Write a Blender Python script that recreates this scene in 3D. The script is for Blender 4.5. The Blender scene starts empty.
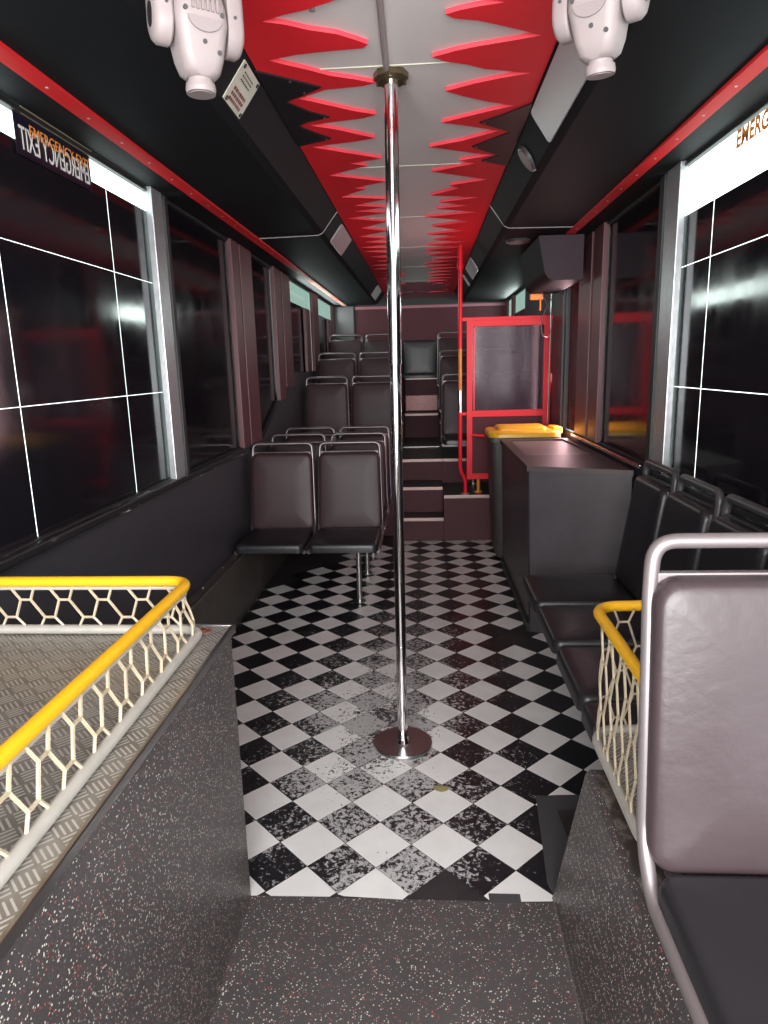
import bpy, bmesh, math, random
from mathutils import Vector, Matrix
random.seed(7)
PI = math.pi
SC = bpy.context.scene
COL = SC.collection

# ------------------------------------------------------------------ camera
F, PITCH, YAW, ROLL, CH = 680.0, 0.211835, -0.063927, -0.025559, 1.5
def setup_camera():
    Fw = Vector((math.sin(YAW)*math.cos(PITCH), math.cos(YAW)*math.cos(PITCH), -math.sin(PITCH)))
    R0 = Vector((math.cos(YAW), -math.sin(YAW), 0)); U0 = R0.cross(Fw)
    R = R0*math.cos(ROLL) + U0*math.sin(ROLL); U = -R0*math.sin(ROLL) + U0*math.cos(ROLL)
    m = Matrix((( R.x, U.x, -Fw.x, 0), (R.y, U.y, -Fw.y, 0), (R.z, U.z, -Fw.z, CH), (0, 0, 0, 1)))
    cd = bpy.data.cameras.new('camera'); cd.sensor_fit = 'VERTICAL'; cd.sensor_height = 36
    cd.lens = F/1024*36; cd.clip_start = 0.02
    c = bpy.data.objects.new('camera', cd); COL.objects.link(c); c.matrix_world = m
    SC.camera = c
setup_camera()

# ------------------------------------------------------------------ light
W = bpy.data.worlds.new('world'); SC.world = W; W.use_nodes = True
W.node_tree.nodes['Background'].inputs[0].default_value = (0.88, 0.95, 0.94, 1)
W.node_tree.nodes['Background'].inputs[1].default_value = 2.6
def area(name, loc, rot, sx, sy, power, col=(1, 1, 1)):
    l = bpy.data.lights.new(name, 'AREA'); l.shape = 'RECTANGLE'; l.size = sx; l.size_y = sy
    l.energy = power; l.color = col
    o = bpy.data.objects.new(name, l); COL.objects.link(o); o.location = loc; o.rotation_euler = rot
    return o
area('windscreen_daylight', (-0.06, -0.93, 1.55), (PI/2, 0, 0), 2.0, 1.5, 84, (1, 0.98, 0.97))
area('front_door_daylight', (1.03, 0.05, 1.35), (PI/2, 0, PI/2), 0.9, 1.9, 12, (0.98, 0.99, 1))
area('middle_door_daylight', (1.03, 5.17, 1.45), (PI/2, 0, PI/2), 0.30, 1.3, 8, (1, 0.62, 0.66))
area('rear_hopper_daylight', (-1.17, 7.9, 2.19), (PI/2, 0, -PI/2), 2.7, 0.16, 8, (0.85, 1, 0.95))
area('rear_right_daylight', (1.04, 8.5, 2.19), (PI/2, 0, PI/2), 1.2, 0.16, 6, (0.85, 1, 0.95))
SC.view_settings.view_transform = 'Standard'; SC.view_settings.look = 'None'
SC.view_settings.exposure = 0.90; SC.view_settings.gamma = 1.0
SC.view_settings.use_curve_mapping = False

# ------------------------------------------------------------------ materials
class NT:
    def __init__(s, m):
        s.t = m.node_tree; s.n = s.t.nodes; s.b = s.n['Principled BSDF']
        s.co = s.n.new('ShaderNodeTexCoord').outputs['Object']
    def link(s, a, b): s.t.links.new(a, b)
    def inp(s, node, i, v):
        if isinstance(v, bpy.types.NodeSocket): s.link(v, node.inputs[i])
        else: node.inputs[i].default_value = v
    def math(s, op, a, b=0.0, c=None):
        n = s.n.new('ShaderNodeMath'); n.operation = op
        s.inp(n, 0, a); s.inp(n, 1, b)
        if c is not None: s.inp(n, 2, c)
        return n.outputs[0]
    def noise(s, scale, detail=3, rough=.55, vec=None, dist=0):
        n = s.n.new('ShaderNodeTexNoise'); n.inputs['Scale'].default_value = scale
        n.inputs['Detail'].default_value = detail; n.inputs['Roughness'].default_value = rough
        n.inputs['Distortion'].default_value = dist
        s.link(vec or s.co, n.inputs['Vector']); return n.outputs[0]
    def ramp(s, fac, lo, hi, a=0.0, b=1.0):
        n = s.n.new('ShaderNodeMapRange'); n.clamp = True
        s.inp(n, 0, fac); n.inputs[1].default_value = lo; n.inputs[2].default_value = hi
        n.inputs[3].default_value = a; n.inputs[4].default_value = b; return n.outputs[0]
    def mix(s, fac, a, b):
        n = s.n.new('ShaderNodeMix'); n.data_type = 'RGBA'
        s.inp(n, 0, fac)
        for i, v in ((6, a), (7, b)):
            if isinstance(v, tuple): v = v if len(v) == 4 else v + (1,)
            s.inp(n, i, v)
        return n.outputs[2]
    def scale(s, v):
        n = s.n.new('ShaderNodeMapping'); s.link(s.co, n.inputs[0]); n.inputs['Scale'].default_value = v
        return n.outputs[0]
    def xyz(s):
        n = s.n.new('ShaderNodeSeparateXYZ'); s.link(s.co, n.inputs[0]); return n.outputs
    def bump(s, h, strength=.3, dist=.01):
        n = s.n.new('ShaderNodeBump'); n.inputs['Strength'].default_value = strength
        n.inputs['Distance'].default_value = dist; s.link(h, n.inputs['Height'])
        s.link(n.outputs[0], s.b.inputs['Normal'])

def mat(name, col, rough=.5, metal=0., var=.15, vscale=9, bump=0., bscale=60, spec=.5, coat=0.):
    m = bpy.data.materials.new(name); m.use_nodes = True; t = NT(m)
    col2 = tuple(max(0, c*(1-var)) for c in col); col3 = tuple(min(1, c*(1+var)) for c in col)
    t.link(t.mix(t.noise(vscale), col2, col3), t.b.inputs['Base Color'])
    t.b.inputs['Roughness'].default_value = rough; t.b.inputs['Metallic'].default_value = metal
    t.b.inputs['Specular IOR Level'].default_value = spec
    t.b.inputs['Coat Weight'].default_value = coat; t.b.inputs['Coat Roughness'].default_value = .1
    if bump: t.bump(t.noise(bscale, 4), bump, .004)
    return m

M = {}
M['wall'] = mat('charcoal_painted_panel', (.038, .037, .046), .42, bump=.15, bscale=25)
M['duct'] = mat('black_painted_duct', (.012, .013, .015), .62, bump=.2, bscale=18, spec=.08)
M['ceil'] = mat('pale_grey_ceiling_laminate', (.68, .62, .61), .5, var=.04, vscale=4)
M['red'] = mat('red_painted_board', (.78, .022, .032), .5, var=.06, spec=.25)
M['rededge'] = mat('lit_red_edge', (.85, .06, .09), .5, var=.05)  # lighter than the boards: light catching their edges, put into the colour
M['blackboard'] = mat('black_painted_board', (.012, .012, .014), .4)
M['post'] = mat('pink_lit_grey_post', (.125, .044, .052), .42, var=.3, vscale=3, bump=.1)  # pink light falling on the posts is put into this colour
M['silver'] = mat('brushed_silver_post', (.42, .44, .46), .35, .6, var=.25, vscale=30, bump=.2, bscale=90)
M['darkrub'] = mat('black_rubber', (.012, .012, .013), .55)
M['vinyl'] = mat('black_seat_vinyl', (.017, .016, .019), .36, bump=.25, bscale=30, var=.1)
M['vinylm'] = mat('worn_brown_black_seat_vinyl', (.044, .022, .026), .42, bump=.14, bscale=16, var=.15, spec=.28)
M['vinylg'] = mat('creased_grey_brown_vinyl', (.048, .033, .037), .36, bump=.28, bscale=28, var=.12)
M['shell'] = mat('dark_grey_seat_shell', (.06, .06, .064), .35)
M['frame'] = mat('grey_steel_seat_frame', (.17, .145, .15), .32, .7, var=.2)
M['framel'] = mat('light_grey_steel_frame', (.22, .19, .195), .38, .5, var=.1)
M['chrome'] = mat('chrome', (.82, .78, .79), .10, 1., var=.05)
M['steel'] = mat('satin_steel', (.5, .5, .5), .28, 1., var=.12, vscale=20)
M['brass'] = mat('tarnished_brass', (.22, .17, .10), .28, .9, var=.4, vscale=40)
M['yellow'] = mat('yellow_powder_coat', (.80, .42, .012), .38, var=.1, vscale=20, bump=.1)
M['wire'] = mat('cream_wire', (.50, .42, .30), .45, .1, var=.35, vscale=25)
M['greytube'] = mat('pale_grey_tube', (.45, .43, .39), .4, .2, var=.2, vscale=15)
M['pink'] = mat('off_white_plastic', (.28, .235, .235), .5, var=.04)
M['pinkd'] = mat('off_white_plastic_dark', (.24, .20, .20), .45, var=.04)
M['cover'] = mat('translucent_grey_lamp_cover', (.40, .36, .37), .35, var=.05)
M['maroon'] = mat('pink_lit_maroon_carpet', (.085, .030, .038), .75, var=.35, vscale=60, bump=.4, bscale=160)  # maroon carpet, with the pink light of the rear mixed into its colour
M['maroonp'] = mat('maroon_laminate', (.075, .017, .024), .5, var=.15)  # the rear's magenta light tint is mixed into this maroon
M['maroonp'].node_tree.nodes['Principled BSDF'].inputs['Specular IOR Level'].default_value = .2
M['green'] = mat('dark_green_grey_vinyl', (.028, .036, .034), .4)
M['nosing'] = mat('pinkish_aluminium_nosing', (.50, .36, .34), .4, .3)
M['pinkstrip'] = mat('dusty_pink_strip', (.30, .09, .12), .4)
M['redsteel'] = mat('red_gloss_steel', (.74, .012, .026), .38, var=.06, spec=.3)
M['orange'] = mat('worn_orange_steel', (.60, .22, .03), .4, var=.3, vscale=30)
M['counter'] = mat('dark_grey_ply', (.055, .047, .054), .38, var=.35, vscale=6, bump=.15, bscale=14)
M['countertop'] = mat('dark_brown_top', (.060, .040, .042), .45, var=.25, vscale=7)
M['counterin'] = mat('brown_grey_inset', (.22, .165, .17), .45, var=.25, vscale=5)
M['bin'] = mat('dark_bin_plastic', (.055, .046, .045), .5, var=.3)
M['binlid'] = mat('yellow_bin_plastic', (.78, .42, .02), .35, var=.12)
M['label'] = mat('cream_label', (.60, .60, .50), .5, var=.05)
M['ink'] = mat('dark_red_ink', (.20, .03, .03), .6)
M['blackink'] = mat('black_ink', (.02, .02, .02), .6)
M['white'] = mat('white_lettering', (.80, .80, .78), .5, var=.03)
M['orangetxt'] = mat('orange_lettering', (.85, .30, .06), .5, var=.05)
M['blackst'] = mat('black_sticker', (.008, .008, .02), .3)
M['tan'] = mat('faded_translucent_sticker', (.30, .25, .16), .4, var=.15)
M['plinth'] = mat('scuffed_brown_vinyl', (.060, .052, .046), .42, var=.6, vscale=12, bump=.4, bscale=40)
M['rust'] = mat('rusty_steel', (.16, .06, .035), .7, var=.6, vscale=90)
M['leaf'] = mat('yellow_green_leaf', (.30, .28, .11), .6)
M['mat'] = mat('dark_grey_mat', (.060, .060, .066), .38)
M['tiledark'] = mat('dark_underfloor', (.030, .028, .030), .4, var=.5, vscale=12)
M['handle'] = mat('dark_grey_plastic_frame', (.05, .048, .05), .3, var=.1)
M['plate'] = mat('dusty_purple_grey_plate', (.055, .035, .046), .5, spec=.2)
M['kick'] = mat('pinkish_pattern_plate', (.30, .14, .14), .4, .3, var=.7, vscale=90)

def speckle(name, base, rough=.42, dens=.52, scale=250):
    m = bpy.data.materials.new(name); m.use_nodes = True; t = NT(m)
    v = t.n.new('ShaderNodeTexVoronoi'); v.inputs['Scale'].default_value = scale
    t.link(t.co, v.inputs['Vector'])
    s = t.n.new('ShaderNodeSeparateColor'); t.link(v.outputs['Color'], s.inputs[0])
    pick = t.math('GREATER_THAN', s.outputs[0], dens)
    near = t.math('LESS_THAN', v.outputs['Distance'], t.math('MULTIPLY_ADD', s.outputs[1], .30, .17))
    mk = t.math('MULTIPLY', pick, near)
    redp = t.math('GREATER_THAN', s.outputs[2], .72)
    c = t.mix(redp, (.62, .57, .50), (.36, .10, .08))
    b2 = t.mix(t.noise(6, 4), tuple(x*.75 for x in base), tuple(x*1.3 for x in base))
    t.link(t.mix(mk, b2, c), t.b.inputs['Base Color'])
    t.b.inputs['Roughness'].default_value = rough
    t.bump(t.noise(240, 2), .25, .002)
    return m
M['speck'] = speckle('speckled_grey_vinyl', (.056, .049, .051), .38, .54, 225)
M['speckf'] = speckle('speckled_floor_vinyl', (.062, .057, .059), .48, .66, 215)

def worn(name, base, top, lo, hi, scale, rough=.35, mn=(1, 1, 1), far=None):
    m = bpy.data.materials.new(name); m.use_nodes = True; t = NT(m)
    k = t.ramp(t.noise(scale, 6, .7, t.scale(mn)), lo, hi)
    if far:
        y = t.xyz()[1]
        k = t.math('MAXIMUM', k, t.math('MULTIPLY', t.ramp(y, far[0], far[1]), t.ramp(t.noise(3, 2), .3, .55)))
    t.b.inputs['Specular IOR Level'].default_value = .25
    t.link(t.mix(k, base, top), t.b.inputs['Base Color']); t.b.inputs['Roughness'].default_value = rough
    return m
M['sillw'] = worn('chipped_black_sill', (.014, .014, .016), (.50, .48, .46), .60, .64, 40, .4, (1, .12, 1))
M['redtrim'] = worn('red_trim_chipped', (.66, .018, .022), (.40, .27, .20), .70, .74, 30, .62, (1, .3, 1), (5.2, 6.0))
M['box_edge'] = worn('worn_dark_edge', (.05, .04, .035), (.22, .19, .17), .50, .65, 14, .45)

def tile_mat(name, white):
    m = bpy.data.materials.new(name); m.use_nodes = True; t = NT(m)
    x, y, z = t.xyz()
    # wear around the pole: elliptic distance
    dx = t.math('MULTIPLY', t.math('ADD', x, .20), 1.8); dy = t.math('MULTIPLY', t.math('ADD', y, -2.65), .62)
    d = t.math('SQRT', t.math('ADD', t.math('MULTIPLY', dx, dx), t.math('MULTIPLY', dy, dy)))
    big = t.noise(3.2, 2)
    d = t.math('ADD', d, t.math('MULTIPLY', t.math('ADD', big, -.5), .7))
    fine = t.noise(60, 8, .74, dist=.6)
    v = t.n.new('ShaderNodeTexVoronoi'); v.inputs['Scale'].default_value = 4.73   # slow change of wear from tile to tile
    t.link(t.co, v.inputs['Vector']); s = t.n.new('ShaderNodeSeparateColor'); t.link(v.outputs['Color'], s.inputs[0])
    if white:
        thr = t.ramp(d, .05, .62, .445, .72)
        k = t.ramp(t.math('SUBTRACT', fine, thr), .0, .03)
        base = t.mix(t.noise(7, 4), (.66, .65, .64), (.84, .83, .82))
        t.link(t.mix(k, base, (.035, .033, .036)), t.b.inputs['Base Color'])
    else:
        thr = t.ramp(d, .20, 1.35, .39, .64)
        thr = t.math('ADD', thr, t.math('MULTIPLY', s.outputs[0], .07))
        k = t.ramp(t.math('SUBTRACT', fine, thr), .0, .035)
        t.link(t.mix(k, (.014, .014, .017), (.46, .45, .45)), t.b.inputs['Base Color'])
    t.b.inputs['Roughness'].default_value = .30 if not white else .38
    t.bump(t.noise(45, 4), .12, .002)
    return m
M['twhite'] = tile_mat('white_checker_vinyl', True)
M['tblack'] = tile_mat('black_checker_vinyl', False)

def tread(name, bright):
    # five-bar aluminium tread plate: groups of short bars that alternate in direction
    m = bpy.data.materials.new(name); m.use_nodes = True; t = NT(m)
    x, y, z = t.xyz()
    u = t.math('MULTIPLY', t.math('ADD', x, y), 19.0); v = t.math('MULTIPLY', t.math('SUBTRACT', x, y), 19.0)
    fu = t.math('FRACT', u); fv = t.math('FRACT', v)
    par = t.math('MODULO', t.math('ADD', t.math('FLOOR', u), t.math('FLOOR', v)), 2.0)
    par = t.math('GREATER_THAN', t.math('ABSOLUTE', par), .5)
    def bars(a, b):
        s = t.math('GREATER_THAN', t.math('SINE', t.math('MULTIPLY', a, 2*PI*4)), .35)
        e = t.math('LESS_THAN', t.math('ABSOLUTE', t.math('SUBTRACT', b, .5)), .40)
        return t.math('MULTIPLY', s, e)
    A = bars(fu, fv); B = bars(fv, fu)
    h = t.math('ADD', t.math('MULTIPLY', A, par), t.math('MULTIPLY', B, t.math('SUBTRACT', 1.0, par)))
    dirt = t.ramp(t.noise(9, 5, .65), .35, .7)
    base = t.mix(dirt, tuple(c*bright for c in (.30, .28, .25)), tuple(c*bright for c in (.17, .15, .13)))
    t.link(t.mix(h, base, tuple(min(1, c*bright) for c in (.52, .50, .46))), t.b.inputs['Base Color'])
    t.b.inputs['Metallic'].default_value = .45; t.b.inputs['Roughness'].default_value = .38
    t.bump(h, .7, .002)
    return m
M['tread'] = tread('aluminium_tread_plate', 1.0)
M['tread2'] = tread('bright_tread_plate', 1.25)

def film():
    m = bpy.data.materials.new('black_window_film'); m.use_nodes = True; t = NT(m)
    fl = t.ramp(t.noise(70, 2, .5), .80, .82)
    t.link(t.mix(fl, (.009, .008, .011), (.30, .28, .28)), t.b.inputs['Base Color'])
    t.link(t.ramp(t.noise(5, 3), .3, .7, .06, .16), t.b.inputs['Roughness']); t.b.inputs['Specular IOR Level'].default_value = .22
    return m
M['film'] = film()
def glass(name, tint, amt, rough=.03):
    m = bpy.data.materials.new(name); m.use_nodes = True; nt = m.node_tree; nt.nodes.clear()
    o = nt.nodes.new('ShaderNodeOutputMaterial'); tr = nt.nodes.new('ShaderNodeBsdfTransparent')
    gl = nt.nodes.new('ShaderNodeBsdfPrincipled'); mx = nt.nodes.new('ShaderNodeMixShader')
    tr.inputs[0].default_value = tint + (1,)
    gl.inputs['Base Color'].default_value = (.10, .07, .10, 1); gl.inputs['Roughness'].default_value = rough
    tc = nt.nodes.new('ShaderNodeTexCoord'); no = nt.nodes.new('ShaderNodeTexNoise'); no.inputs['Scale'].default_value = 12
    nt.links.new(tc.outputs['Object'], no.inputs['Vector'])
    mr = nt.nodes.new('ShaderNodeMapRange'); mr.inputs[3].default_value = amt*.85; mr.inputs[4].default_value = min(1, amt*1.2)
    nt.links.new(no.outputs[0], mr.inputs[0]); nt.links.new(mr.outputs[0], mx.inputs[0])
    nt.links.new(tr.outputs[0], mx.inputs[1]); nt.links.new(gl.outputs[0], mx.inputs[2]); nt.links.new(mx.outputs[0], o.inputs[0])
    return m
M['glass'] = glass('clear_window_glass', (.96, 1, .98), .07)
M['glassg'] = glass('greenish_dimming_glass', (.30, .36, .335), .12)  # tint darkened to hold daylight in the rear strips below white
M['plexi'] = glass('smoky_scratched_plexiglass', (.60, .52, .60), .38, .12)
M['pinkglass'] = glass('red_tinted_glass', (.10, .018, .024), .3, .2)

# ------------------------------------------------------------------ geometry helpers
def link(name, bm, m, parent=None, smooth=False):
    me = bpy.data.meshes.new(name)
    bmesh.ops.recalc_face_normals(bm, faces=bm.faces)
    bm.to_mesh(me); bm.free()
    for x in (m if isinstance(m, (list, tuple)) else [m]): me.materials.append(x)
    if smooth:
        for p in me.polygons: p.use_smooth = True
        try: me.set_sharp_from_angle(angle=math.radians(40))
        except Exception: pass
    o = bpy.data.objects.new(name, me); COL.objects.link(o)
    if parent: o.parent = parent
    return o
def tag(o, label, cat, group=None, kind=None):
    if label: o['label'] = label
    if cat: o['category'] = cat
    if group: o['group'] = group
    if kind: o['kind'] = kind
    return o
def struct(o): o['kind'] = 'structure'; return o
def empty(name, loc=(0, 0, 0), rot=0):
    o = bpy.data.objects.new(name, None); COL.objects.link(o); o.location = loc
    o.rotation_euler = (0, 0, rot); o.empty_display_size = .05; return o
def box(bm, x0, x1, y0, y1, z0, z1, bev=0.0, mx=None, mi=0):
    r = bmesh.ops.create_cube(bm, size=1)
    vs = r['verts']
    for v in vs:
        v.co = Vector(((x0+x1)/2 + v.co.x*(x1-x0), (y0+y1)/2 + v.co.y*(y1-y0), (z0+z1)/2 + v.co.z*(z1-z0)))
    fs = list({f for v in vs for f in v.link_faces})
    if mi:
        for f in fs: f.material_index = mi
    if bev:
        es = list({e for v in vs for e in v.link_edges})
        r2 = bmesh.ops.bevel(bm, geom=es, offset=bev, segments=2, affect='EDGES', profile=.6)
        vs = list({v for f in r2['faces'] for v in f.verts} | {v for v in vs if v.is_valid})
    if mx is not None:
        for v in vs: v.co = mx @ v.co
    return vs
def cyl(bm, p0, p1, r, n=16, r1=None):
    p0 = Vector(p0); p1 = Vector(p1); d = p1-p0
    q = d.to_track_quat('Z', 'Y').to_matrix().to_4x4()
    bmesh.ops.create_cone(bm, cap_ends=True, segments=n, radius1=r, radius2=r if r1 is None else r1, depth=d.length,
                          matrix=Matrix.Translation((p0+p1)/2) @ q)
def fillet(pts, r, n=6, closed=False):
    pts = [Vector(p) for p in pts]; out = []
    N = len(pts)
    for i, p in enumerate(pts):
        if not closed and i in (0, N-1): out.append(p); continue
        a = pts[i-1]; b = pts[(i+1) % N]
        ri = r[i] if isinstance(r, (list, tuple)) else r
        da = (a-p); db = (b-p); k = min(ri, da.length*.49, db.length*.49)
        s = p+da.normalized()*k; e = p+db.normalized()*k
        for j in range(n+1):
            t = j/n; out.append(s*(1-t)**2 + p*2*t*(1-t) + e*t*t)
    return out
def tube(bm, pts, r, n=10, closed=False, cap=True):
    pts = [Vector(p) for p in pts]; N = len(pts)
    rings = []; up = None
    for i, p in enumerate(pts):
        a = pts[i-1] if (i > 0 or closed) else p; b = pts[(i+1) % N] if (i < N-1 or closed) else p
        t = (b-a).normalized()
        if up is None:
            up = Vector((0, 0, 1)) if abs(t.z) < .9 else Vector((1, 0, 0))
        s = t.cross(up)
        if s.length < 1e-4: s = t.orthogonal()
        s.normalize(); up = s.cross(t).normalized()
        rings.append([bm.verts.new(p + (s*math.cos(2*PI*k/n) + up*math.sin(2*PI*k/n))*r) for k in range(n)])
    M_ = N if closed else N-1
    for i in range(M_):
        A = rings[i]; B = rings[(i+1) % N]
        for k in range(n):
            try: bm.faces.new((A[k], A[(k+1) % n], B[(k+1) % n], B[k]))
            except ValueError: pass
    if cap and not closed:
        bm.faces.new(rings[0][::-1]); bm.faces.new(rings[-1])
def rrect(w, h, r, n=5):
    r = min(r, w/2-1e-4, h/2-1e-4); P = []
    for cx, cy, a0 in ((w/2-r, h/2-r, 0), (-w/2+r, h/2-r, PI/2), (-w/2+r, -h/2+r, PI), (w/2-r, -h/2+r, 3*PI/2)):
        for j in range(n+1):
            a = a0 + PI/2*j/n; P.append((cx+r*math.cos(a), cy+r*math.sin(a)))
    return P
def slab(bm, w, h, t, r, f, soft=.014, bulge=.006):
    """soft rounded slab in local (u, v, d): rings from the back to the padded face, mapped by f(u, v, d)"""
    levels = [(0, 0), (0, t*.55), (soft*.25, t*.82), (soft*.7, t*.96), (soft*1.5, t), (soft*3.2, t+bulge*.6), (min(w, h)*.3, t+bulge)]
    rings = []
    for ins, d in levels:
        P = rrect(w-2*ins, h-2*ins, max(.006, r-ins*.5), 5)
        rings.append([bm.verts.new(f(u, v, d)) for u, v in P])
    n = len(rings[0])
    for A, B in zip(rings, rings[1:]):
        for k in range(n): bm.faces.new((A[k], A[(k+1) % n], B[(k+1) % n], B[k]))
    bm.faces.new(rings[0][::-1]); bm.faces.new(rings[-1])
def extrude_poly(bm, pts, f, t, mi_side=None):
    """outline (u, v) extruded by t; f(u, v, d) gives the 3-D point"""
    A = [bm.verts.new(f(u, v, 0)) for u, v in pts]; B = [bm.verts.new(f(u, v, t)) for u, v in pts]
    bm.faces.new(A); bm.faces.new(B[::-1]); n = len(pts)
    for k in range(n):
        fc = bm.faces.new((A[k], A[(k+1) % n], B[(k+1) % n], B[k]))
        if mi_side is not None: fc.material_index = mi_side
def sub(name, parent, m, fn, smooth=False, label=None):
    bm = bmesh.new(); fn(bm); o = link(name, bm, m, parent, smooth)
    if label: o['label'] = label
    return o
def parts(name, parent, m, fns, smooth=False):
    return [sub(name, parent, m, f, smooth) for f in fns]
def text_mesh(name, s, size, m, origin, right, up, parent=None, mirror=False, sx=1.0, offset=0.0):
    cu = bpy.data.curves.new(name, 'FONT'); cu.body = s; cu.size = size; cu.extrude = .0004; cu.align_x = 'LEFT'
    cu.offset = offset
    tmp = bpy.data.objects.new('tmp', cu); COL.objects.link(tmp)
    dg = bpy.context.evaluated_depsgraph_get(); me = bpy.data.meshes.new_from_object(tmp.evaluated_get(dg))
    bpy.data.objects.remove(tmp); me.materials.clear(); me.materials.append(m)
    o = bpy.data.objects.new(name, me); COL.objects.link(o)
    r = Vector(right).normalized(); u = Vector(up).normalized(); nn = r.cross(u)
    for v in me.vertices:
        x, y, z = v.co
        if mirror: x = -x
        v.co = Vector(origin) + r*x*sx + u*y + nn*z
    if parent: o.parent = parent
    return o

XL, XR = -1.20, 1.075          # side walls
ZC = 2.440                     # flat ceiling
Y0, Y1 = -1.0, 9.42            # ends of the saloon

# ------------------------------------------------------------------ floor
def build_floor():
    fl = struct(sub('floor', None, M['tiledark'], lambda b: box(b, XL-.05, XR+.05, Y0, Y1, -.05, 0)))
    sub('front_vinyl', fl, M['speckf'], lambda b: box(b, -.9, .9, Y0+.02, 1.672, 0.0, .003), label='dark grey speckled vinyl at the front of the floor')
    a, x0, y0 = .10577, -.48472, 1.6872
    bm = bmesh.new()
    for j in range(-1, 41):
        for i in range(-8, 17):
            if (i+j) % 2 == 0: continue
            cx, cy = x0+i*a, y0+j*a
            black = (j % 2 != 0)
            if j == 0 and i == 5: continue
            if j == -1 : continue
            if cy > 4.45 and cx < -1.12 + (cy-4.45)*.62: continue       # bare strip below the seats
            if 3.43 < cy < 3.72 and .33 < cx < .62 and not black: continue
            g = .0012
            vs = [bm.verts.new((cx+dx, cy+dy, .004)) for dx, dy in ((a-g, 0), (0, a-g), (-a+g, 0), (0, -a+g))]
            f = bm.faces.new(vs[::1]); f.material_index = 1 if black else 0
    for co, no in (((0, 1.668, 0), (0, -1, 0)), ((0, 5.735, 0), (0, 1, 0)), ((-1.135, 0, 0), (-1, 0, 0)), ((1.07, 0, 0), (1, 0, 0))):
        bmesh.ops.bisect_plane(bm, geom=bm.verts[:]+bm.edges[:]+bm.faces[:], plane_co=co, plane_no=no, clear_outer=True)
    # ragged near edge
    for v in bm.verts:
        if v.co.y < 1.70: v.co.y += random.uniform(-.004, .012)
    o = link('checkered_vinyl', bm, [M['twhite'], M['tblack']], fl)
    for p in o.data.polygons:
        if p.normal.z < 0: p.flip()
    o['label'] = 'worn black and white checkerboard vinyl laid in diamonds'
build_floor()

# ------------------------------------------------------------------ side walls
def wall_poly(name, x, pts, thick, m):
    bm = bmesh.new(); extrude_poly(bm, pts, lambda u, v, d: Vector((x + d*thick, u, v)), 1)
    return struct(link(name, bm, m))
SILL = 1.0
wl = wall_poly('wall_left', XL, [(Y0, 0), (Y1, 0), (Y1, 1.46), (6.2, 1.46), (4.95, SILL-.02), (Y0, SILL-.02)], -.05, M['wall'])
wr = wall_poly('wall_right', XR, [(Y0, 0), (Y1, 0), (Y1, 1.46), (6.2, 1.46), (5.4, SILL-.02), (Y0, SILL-.02)], .05, M['wall'])
def header(name, x, s):
    bm = bmesh.new(); box(bm, min(x, x+s*.05), max(x, x+s*.05), Y0, Y1, 2.295, 2.50); o = link(name, bm, M['duct'])
    return struct(o)
header('wall_left_upper', XL, -1); header('wall_right_upper', XR, 1)
bpy.data.objects['wall_left_upper'].parent = wl; bpy.data.objects['wall_right_upper'].parent = wr
for n in ('wall_left_upper', 'wall_right_upper'):
    o = bpy.data.objects[n]; o.name = 'upper_panel'; del o['kind']

# sills: chipped black ledge, with an aluminium bead
def sills():
    struct(sub('trim_1', None, M['sillw'], lambda b: box(b, XL-.045, XL+.022, Y0, 4.93, SILL-.035, SILL-.005, .006)))
    struct(sub('trim_2', None, M['sillw'], lambda b: box(b, XR-.030, XR+.045, Y0, 5.0, SILL-.035, SILL-.005, .006)))
    def bead(b):
        tube(b, [(XL+.023, Y0+.1, SILL-.037), (XL+.023, 4.90, SILL-.037)], .003, 6)
    o = sub('sill_bead', bpy.data.objects['trim_1'], M['sillw'], bead)
sills()

# posts between the windows
def post(n, x, s, y0, y1, z0, m, depth=.012):
    def f(b):
        box(b, min(x-s*.02, x+s*depth), max(x-s*.02, x+s*depth), y0, y1, z0, 2.295, .004)
    return struct(sub('trim_%d' % n, None, m, f))
k = 3
for (x, s, y0, y1, z0, key) in (
        (XL, 1, 3.145, 3.27, SILL-.01, 'silver'), (XL, 1, 3.30, 3.34, SILL-.01, 'darkrub'),
        (XL, 1, 4.40, 4.56, SILL-.01, 'post'), (XL, 1, 4.60, 4.90, SILL-.01, 'post'),
        (XL, 1, 5.62, 5.86, 1.24, 'post'), (XL, 1, 5.92, 6.26, 1.34, 'post'),
        (XL, 1, 7.05, 7.30, 1.46, 'post'), (XL, 1, 7.52, 7.90, 1.46, 'post'),
        (XL, 1, 8.72, 8.90, 1.46, 'post'), (XL, 1, 9.15, 9.36, 1.46, 'post'),
        (XR, -1, 3.11, 3.27, SILL-.01, 'silver'), (XR, -1, 3.30, 3.36, SILL-.01, 'darkrub'),
        (XR, -1, 4.34, 4.56, SILL-.01, 'post'), (XR, -1, 4.62, 4.96, SILL-.01, 'post'),
        (XR, -1, 5.36, 5.60, SILL-.01, 'wall'), (XR, -1, 5.62, 7.55, 1.40, 'wall'), (XR, -1, 8.55, 8.72, 1.46, 'post'), (XR, -1, 9.2, 9.36, 1.46, 'post')):
    top = 2.295
    if (x, y0) in ((XL, 7.05), (XL, 8.72)):      # these two stop below the open hopper light
        o = struct(sub('trim_%d' % k, None, M[key], lambda b, x=x, s=s, y0=y0, y1=y1, z0=z0: box(b, x-.02, x+.012, y0, y1, z0, 2.085, .004)))
    else:
        post(k, x, s, y0, y1, z0, M[key])
    k += 1
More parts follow.
